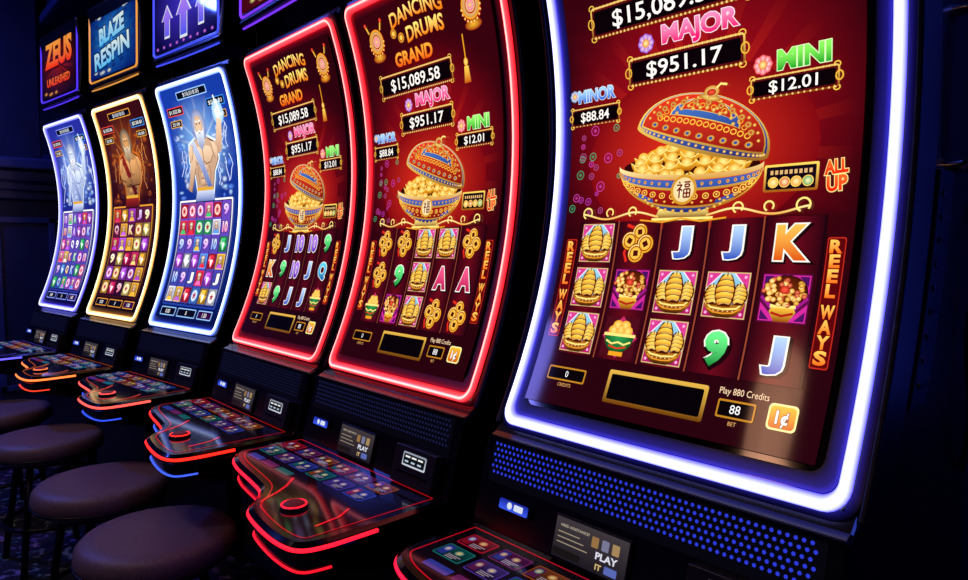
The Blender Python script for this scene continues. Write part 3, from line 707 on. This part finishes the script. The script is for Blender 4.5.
    hood=[(yo+.03,zb-.005),(yo-.004,zb),(yo-.016,zb+.016)]+[(yo-.012+.014*math.sin(math.pi*q/8),zb+.03+(ztp-zb-.06)*q/8) for q in range(9)]+[(yo-.012,ztp-.016),(yo+.02,ztp),(yo+.18,ztp),(yo+.18,zb)]
    TB=extr('top_display',hood,-tw,tw,M_black,E,.008)
    def T(a_,b_,d): return (a_,yo-.014+.012*(b_-zb)/.42+d,b_)
    e=L(top['edge']); loops=[rrpts(tw-.008-d,zb+.028+d,ztp-.028-d,.02,8,4) for d in (0,.004,.008)]
    strip_loop('top_border_light',loops,([e,e,e],[.002,-.005,.002]),T,M_neon,TB)
    tube('underside_light',catmull([(-tw+.02,yo-.006,zb-.004),(-tw*.5,yo-.012,zb-.010),(0,yo-.014,zb-.012),(tw*.5,yo-.012,zb-.010),(tw-.02,yo-.006,zb-.004)],5),.0035,emat('hood_glow',top['edge'],2.2),TB)
    a=Art()
    bgc=[L(c) for c in top['bg']]; y0,y1=zb+.045,ztp-.045; ym=(y0+y1)/2; hh=y1-y0
    for i in range(6):
        for j in range(6):
            X0=-tw+.025+(2*tw-.05)*i/6; X1=-tw+.025+(2*tw-.05)*(i+1)/6; Y0=y0+hh*j/6; Y1=y0+hh*(j+1)/6
            a.rect(X0,Y0,X1,Y1,lambda X,Y:mix(bgc[1],bgc[0],math.hypot(X/.3,(Y-ym)/.2)),0)
    if top['kind']=='title':
        for q in range(16):
            an=q*math.pi/8; a.poly([(0,ym),(.26*math.cos(an),ym+.14*math.sin(an)),(.26*math.cos(an+.16),ym+.14*math.sin(an+.16))],lambda X,Y:mix(mix(bgc[1],L(top['c'][0]),.35),bgc[0],math.hypot(X/.26,(Y-ym)/.14)),.5)
        ro=top.get('rot',0)
        a.text(top['t1'],0,ym+.005,top['h1'],vg(top['c'][0],top['c'][1],ym,ym+.12),2,top['w1'],top['c'][2],.06,bold=.05,rot=ro)
        a.text(top['t2'],0,ym-.105,top['h2'],vg(top['c'][0],top['c'][1],ym-.11,ym),2,top['w2'],top['c'][2],.06,bold=.035,rot=ro)
        rr=random.Random(4)
        for q in range(12):
            X=rr.uniform(-.24,.24); Y=rr.choice([rr.uniform(y0+.015,y0+.035),rr.uniform(y1-.045,y1-.02)]); a.ell(X,Y,.03,.012,top['c'][1],bgc[0],1,n=8)
    else:
        for q,s in((-.15,.75),(0,1.0),(.15,.75)):
            P_=[(0,.085),(.06,.01),(.028,.01),(.028,-.08),(-.028,-.08),(-.028,.01),(-.06,.01)]
            a.poly([(q+u*s*1.15,ym-.05+v*s*1.15) for u,v in P_],'f0f4ff',2)
            a.poly([(q+u*s,ym-.05+v*s) for u,v in P_],vg(top['c'][0],top['c'][1],ym-.14,ym+.04),3)
            a.poly([(q+u*s*.7,ym+.10+v*s*.6) for u,v in P_],top['c'][2],2)
        for q in range(9): a.ell(-.24+.06*q,y0+.015,.012,.008,'ff80c0','4030c0',2,n=8)
    a.build('top_screen',lambda p,q,l:T(p,q,-.001-l*.0005),M_top,TB)
    return E
def theme_dark(t): return '14020a' if 'bowl' in t else '040414'
def deckpal(t): return ['c01838','3848c0','802870','187878','b05018','5838a8'] if 'bowl' in t else ['2850c0','6838b0','b03050','2088b0','b06820']
BL=('f4f4ff','b4b8ff','3c34e8'); RD=('ffb0a8','ff3c44','b80818'); YL=('fff8dc','ffd890','b87028'); BW=('f0f4ff','a4c0ff','3048e0'); BV=('e8e8ff','9098ff','4030e0')
tb_red={'kind':'title','t1':'DANCING','h1':.09,'w1':.44,'t2':'DRUMS','h2':.075,'w2':.36,'c':('ffb020','fff090','6a0808'),'bg':('4a0410','c01018'),'edge':'5820c0'}
tb6={'kind':'title','t1':'ZEUS','h1':.13,'w1':.42,'t2':'UNLEASHED','h2':.04,'w2':.36,'c':('ff3010','ffa040','3a0408'),'bg':('0c0210','601018'),'edge':'3820b0'}
tb5={'kind':'title','t1':'BLAZE','h1':.075,'w1':.30,'t2':'RESPIN','h2':.08,'w2':.42,'c':('60c8ff','f4fff0','042060'),'bg':('041c70','1c78d8'),'edge':'a06820','rot':.12}
tb4={'kind':'arrows','c':('4058ff','c088ff','ff70e0'),'bg':('0a0640','4030c8'),'edge':'2c34b8'}
R1=[['S','C','J','J','K'],['S','P','S','S','P'],['S','B','S','9','J']]
R2=[['C','C','S','S','C'],['C','9','S','A','A'],['B','P','S','C','C']]
R3=[['C','J','10','10','9'],['K','9','10','J','Q'],['S','9','J','J','B']]
TH='red game with golden bowl, jackpots and reels'
gA='slot machines in the red game bank'; gB='slot machines in the blue and gold bank'
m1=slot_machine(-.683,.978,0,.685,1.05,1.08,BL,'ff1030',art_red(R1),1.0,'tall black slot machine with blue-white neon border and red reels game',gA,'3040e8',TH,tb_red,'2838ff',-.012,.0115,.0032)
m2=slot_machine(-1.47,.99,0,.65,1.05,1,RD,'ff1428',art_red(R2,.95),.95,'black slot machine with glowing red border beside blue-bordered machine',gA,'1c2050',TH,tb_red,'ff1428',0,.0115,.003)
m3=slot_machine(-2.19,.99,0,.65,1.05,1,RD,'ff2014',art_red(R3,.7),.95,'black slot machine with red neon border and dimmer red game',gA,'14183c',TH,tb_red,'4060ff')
a=math.radians(7.3); ux=Vector((math.cos(a),math.sin(a))); s0=Vector((-2.69,.992))
spec=[(BW,'ff4a40','blue','tall slot machine with blue-white border and white-haired warrior game',tb4,'3050ff'),
      (YL,'ff7030','warm','tall slot machine with warm yellow border and bearded man game',tb5,'ff4020'),
      (BV,'5a50ff','ice','tall slot machine with pale blue-violet border at the row end',tb6,'c04080')]
for i,(nc,dc,kd,lb,tb,g2) in enumerate(spec):
    c=s0-ux*(.30+.745*i)
    slot_machine(c.x,c.y,a,.60,1.06,.9,nc,dc,art_hero(kd),1.0,lb,gB,'0e1234','hero figure above a reel grid',tb,g2)
# side fittings on the nearest cabinet
p1=make_prof(1.08,1.05)
sp=[(p1(z)+.115,z) for z in [1.06+.37*i/10 for i in range(11)]]; sp=sp+[(p1(z)+.19,z) for z in [1.43-.37*i/10 for i in range(11)]]
sv=extr('side_panel',sp,.3545,.364,M_dark,m1,.003)
for q in range(9):
    z=1.09+q*.037; box('vent_slat',.364,.368,p1(z)+.13,p1(z)+.175,z,z+.010,M_chrome,sv,.001)
tube('side_handle',catmull([(.350,.37,1.44),(.378,.37,1.445),(.390,.37,1.48),(.390,.365,1.56),(.390,.37,1.65),(.378,.37,1.69),(.350,.37,1.695)],4),.013,M_chrome,m1)
tube('cable',catmull([(.356,.50,1.40),(.375,.47,1.30),(.372,.44,1.15),(.378,.46,1.0),(.36,.49,.9)],5),.006,M_plast,m1)
# ---------------------------------------------------------------- stools
M_seat=pmat('seat_vinyl','6c5c64',.5,0,.2,120)
M_leg=pmat('black_leg_metal','08080c',.4,.3,.05,50)
def stool():
    E=link(bpy.data.objects.new('bar_stool',None))
    s=lathe('seat',[(.15,.445),(.19,.45),(.202,.462),(.206,.485),(.202,.508),(.188,.522),(.15,.527),(.02,.528)],M_seat,E,48)
    r=tube('seat_piping',[(.205*math.cos(t*math.pi/24),.205*math.sin(t*math.pi/24),.468) for t in range(48)],.004,M_leg,E,True)
    lathe('seat_base',[(.10,.415),(.16,.43),(.17,.446),(.10,.447)],M_leg,E)
    for q in range(4):
        t=math.pi/4+q*math.pi/2; c_,s_=math.cos(t),math.sin(t)
        tube('leg',[(.12*c_,.12*s_,.43),(.15*c_,.15*s_,.25),(.19*c_,.19*s_,.0)],.013,M_leg,E)
    tube('foot_ring',[(.163*math.cos(t*math.pi/18),.163*math.sin(t*math.pi/18),.18) for t in range(36)],.009,M_dark,E,True)
    return E
def kids(o): return [c for c in bpy.data.objects if c.parent==o]
st0=stool(); parts=kids(st0)
pos=[(-1.96,.555,0),(-2.53,.545,.25),(-3.28,.51,.1),(-3.98,.44,.3)]
for i,(x,y,r) in enumerate(pos):
    if i==0: o=st0
    else:
        o=st0.copy(); COL.objects.link(o)
        for c in parts:
            k2=c.copy(); k2.parent=o; COL.objects.link(k2)
    o.location=(x,y,0); o.rotation_euler=(0,0,r)
    o['label']='round purple-grey padded stool with dark metal legs before machines'; o['category']='stool'; o['group']='stools along the slot machines'
# ---------------------------------------------------------------- room
def struct(o): o['kind']='structure'; return o
mf=bpy.data.materials.new('carpet'); mf.use_nodes=True; nt=mf.node_tree; b=nt.nodes['Principled BSDF']; b.inputs['Roughness'].default_value=.9
tc=nt.nodes.new('ShaderNodeTexCoord'); vo=nt.nodes.new('ShaderNodeTexVoronoi'); vo.inputs['Scale'].default_value=7
no=nt.nodes.new('ShaderNodeTexNoise'); no.inputs['Scale'].default_value=22; no.inputs['Detail'].default_value=5
cr=nt.nodes.new('ShaderNodeValToRGB'); e=cr.color_ramp.elements; e[0].position=.50; e[0].color=(.008,.007,.02,1); e[1].position=.62; e[1].color=(.35,.32,.4,1)
x1=e.new(.55); x1.color=(.02,.015,.06,1)
mx=nt.nodes.new('ShaderNodeMixRGB'); mx.blend_type='MULTIPLY'; mx.inputs[0].default_value=.7
nt.links.new(tc.outputs['Object'],vo.inputs['Vector']); nt.links.new(tc.outputs['Object'],no.inputs['Vector']); nt.links.new(no.outputs['Fac'],cr.inputs[0])
nt.links.new(cr.outputs[0],mx.inputs[1]); nt.links.new(vo.outputs['Color'],mx.inputs[2]); nt.links.new(mx.outputs[0],b.inputs['Base Color'])
M_wall=pmat('blue_black_wall','1c2650',.5,0,.1,8); M_ceil=pmat('dark_ceiling','0a0a14',.7,0,.1,10); M_panel=pmat('panel_moulding','36447c',.35,0,.1,14)
X0,X1,Y0,Y1,ZC=-7.0,2.6,-3.6,1.85,3.3
struct(box('floor',X0,X1,Y0,Y1,-.05,0,mf,None,0))
struct(box('ceiling',X0,X1,Y0,Y1,ZC,ZC+.05,M_ceil,None,0))
struct(box('wall_back',X0,X1,Y1,Y1+.05,0,ZC,M_wall,None,0))
struct(box('wall_front',X0,X1,Y0-.05,Y0,0,ZC,M_wall,None,0))
struct(box('wall_left',X0-.05,X0,Y0,Y1,0,ZC,M_wall,None,0))
struct(box('wall_right',X1,X1+.05,Y0,Y1,0,ZC,M_wall,None,0))
for i in range(5):
    yy=-1.5+i*.6
    struct(box('trim_%d'%(i+1),X0,X0+.03,yy,yy+.06,.15,2.95,M_panel,None,.005))
struct(box('trim_6',X0,X0+.05,Y0,Y1,2.0,2.09,M_panel,None,.01))
struct(box('trim_7',X0,X0+.10,Y0,Y1,2.95,3.08,M_panel,None,.01))
struct(box('trim_8',X0,X1,1.0,1.85,2.86,3.3,M_wall,None,.01))
struct(box('trim_9',X0,X1,.95,1.0,2.86,2.92,M_panel,None,.01))
struct(box('baseboard_left',X0,X0+.03,Y0,Y1,0,.15,M_panel,None,.005))
PE=link(bpy.data.objects.new('pillar',None)); PE.location=(-5.9,.80,0); PE['label']='dark blue panelled square pillar with stepped cornice'; PE['category']='pillar'
box('pillar_base',-.3,.3,-.3,.3,0,.16,M_panel,PE,.01)
box('lower_shaft',-.26,.26,-.26,.26,.16,1.62,M_wall,PE,.01)
for z,w in((1.62,.29),(1.68,.32),(1.74,.36),(1.82,.40)): box('cornice',-w,w,-w,w,z,z+.075,M_panel,PE,.012)
box('upper_shaft',-.2,.2,-.13,.13,1.895,3.3,M_wall,PE,.01)
for sy in(-1,1):
    box('panel_moulding',.26,.272,sy*.16-.02,sy*.16+.02,.3,1.5,M_panel,PE,.004)
    box('panel_moulding',sy*.16-.02,sy*.16+.02,-.272,-.26,.3,1.5,M_panel,PE,.004)
for zz in(.3,1.46):
    box('panel_moulding',.26,.272,-.18,.18,zz,zz+.04,M_panel,PE,.004); box('panel_moulding',-.18,.18,-.272,-.26,zz,zz+.04,M_panel,PE,.004)
def fill_fixture(x,y,col,pw,size=.35):  # ceiling lamps added to brighten stools, far wall and nearest cabinet side
    E=lathe('fill_ceiling_light',[(.12,0),(.12,-.03),(.10,-.035),(.085,-.03)],M_dark); E.location=(x,y,ZC); E['label']='round ceiling downlight added as fill light'; E['category']='ceiling light'; E['group']='added ceiling fill lights'
    d=lathe('lamp_disc',[(.084,-.032),(.02,-.033)],emat('lamp',col,3),E)
    ld=bpy.data.lights.new('lamp','AREA'); ld.shape='DISK'; ld.size=size; ld.energy=pw; ld.color=L(col); lo=link(bpy.data.objects.new('lamp',ld)); lo.location=(0,0,-.06); lo.parent=E
for x,y,c,p in((-1.6,-.5,'e0c0c8',7),(-3.2,-.6,'e0c0c8',9),(-5.0,-.6,'5068ff',46),(.7,.5,'4a60ff',10),(-2.2,-2.2,'ffb890',4),(-4.6,-2.2,'8080ff',8),(.2,-2.0,'ffb060',4)):
    fill_fixture(x,y,c,p)
for x in (.05,.9):  # out-of-view tubes added to give the nearest cabinet's side a blue rim
    WL=box('rim_wall_light',x-.03,x+.03,1.80,1.85,.9,2.3,M_dark,None,.008); WL['label']='unseen slim blue tube lamp added to rim-light the nearest cabinet'; WL['category']='added rim light'; WL['group']='added blue rim lamps out of view'
    tube('rim_lamp_tube',[(x,1.785,.95),(x,1.785,2.25)],.014,emat('blue_tube','3c50ff',9),WL)
w=bpy.data.worlds.new('world'); sc.world=w; w.use_nodes=True; w.node_tree.nodes['Background'].inputs[0].default_value=(.02,.02,.05,1); w.node_tree.nodes['Background'].inputs[1].default_value=.3
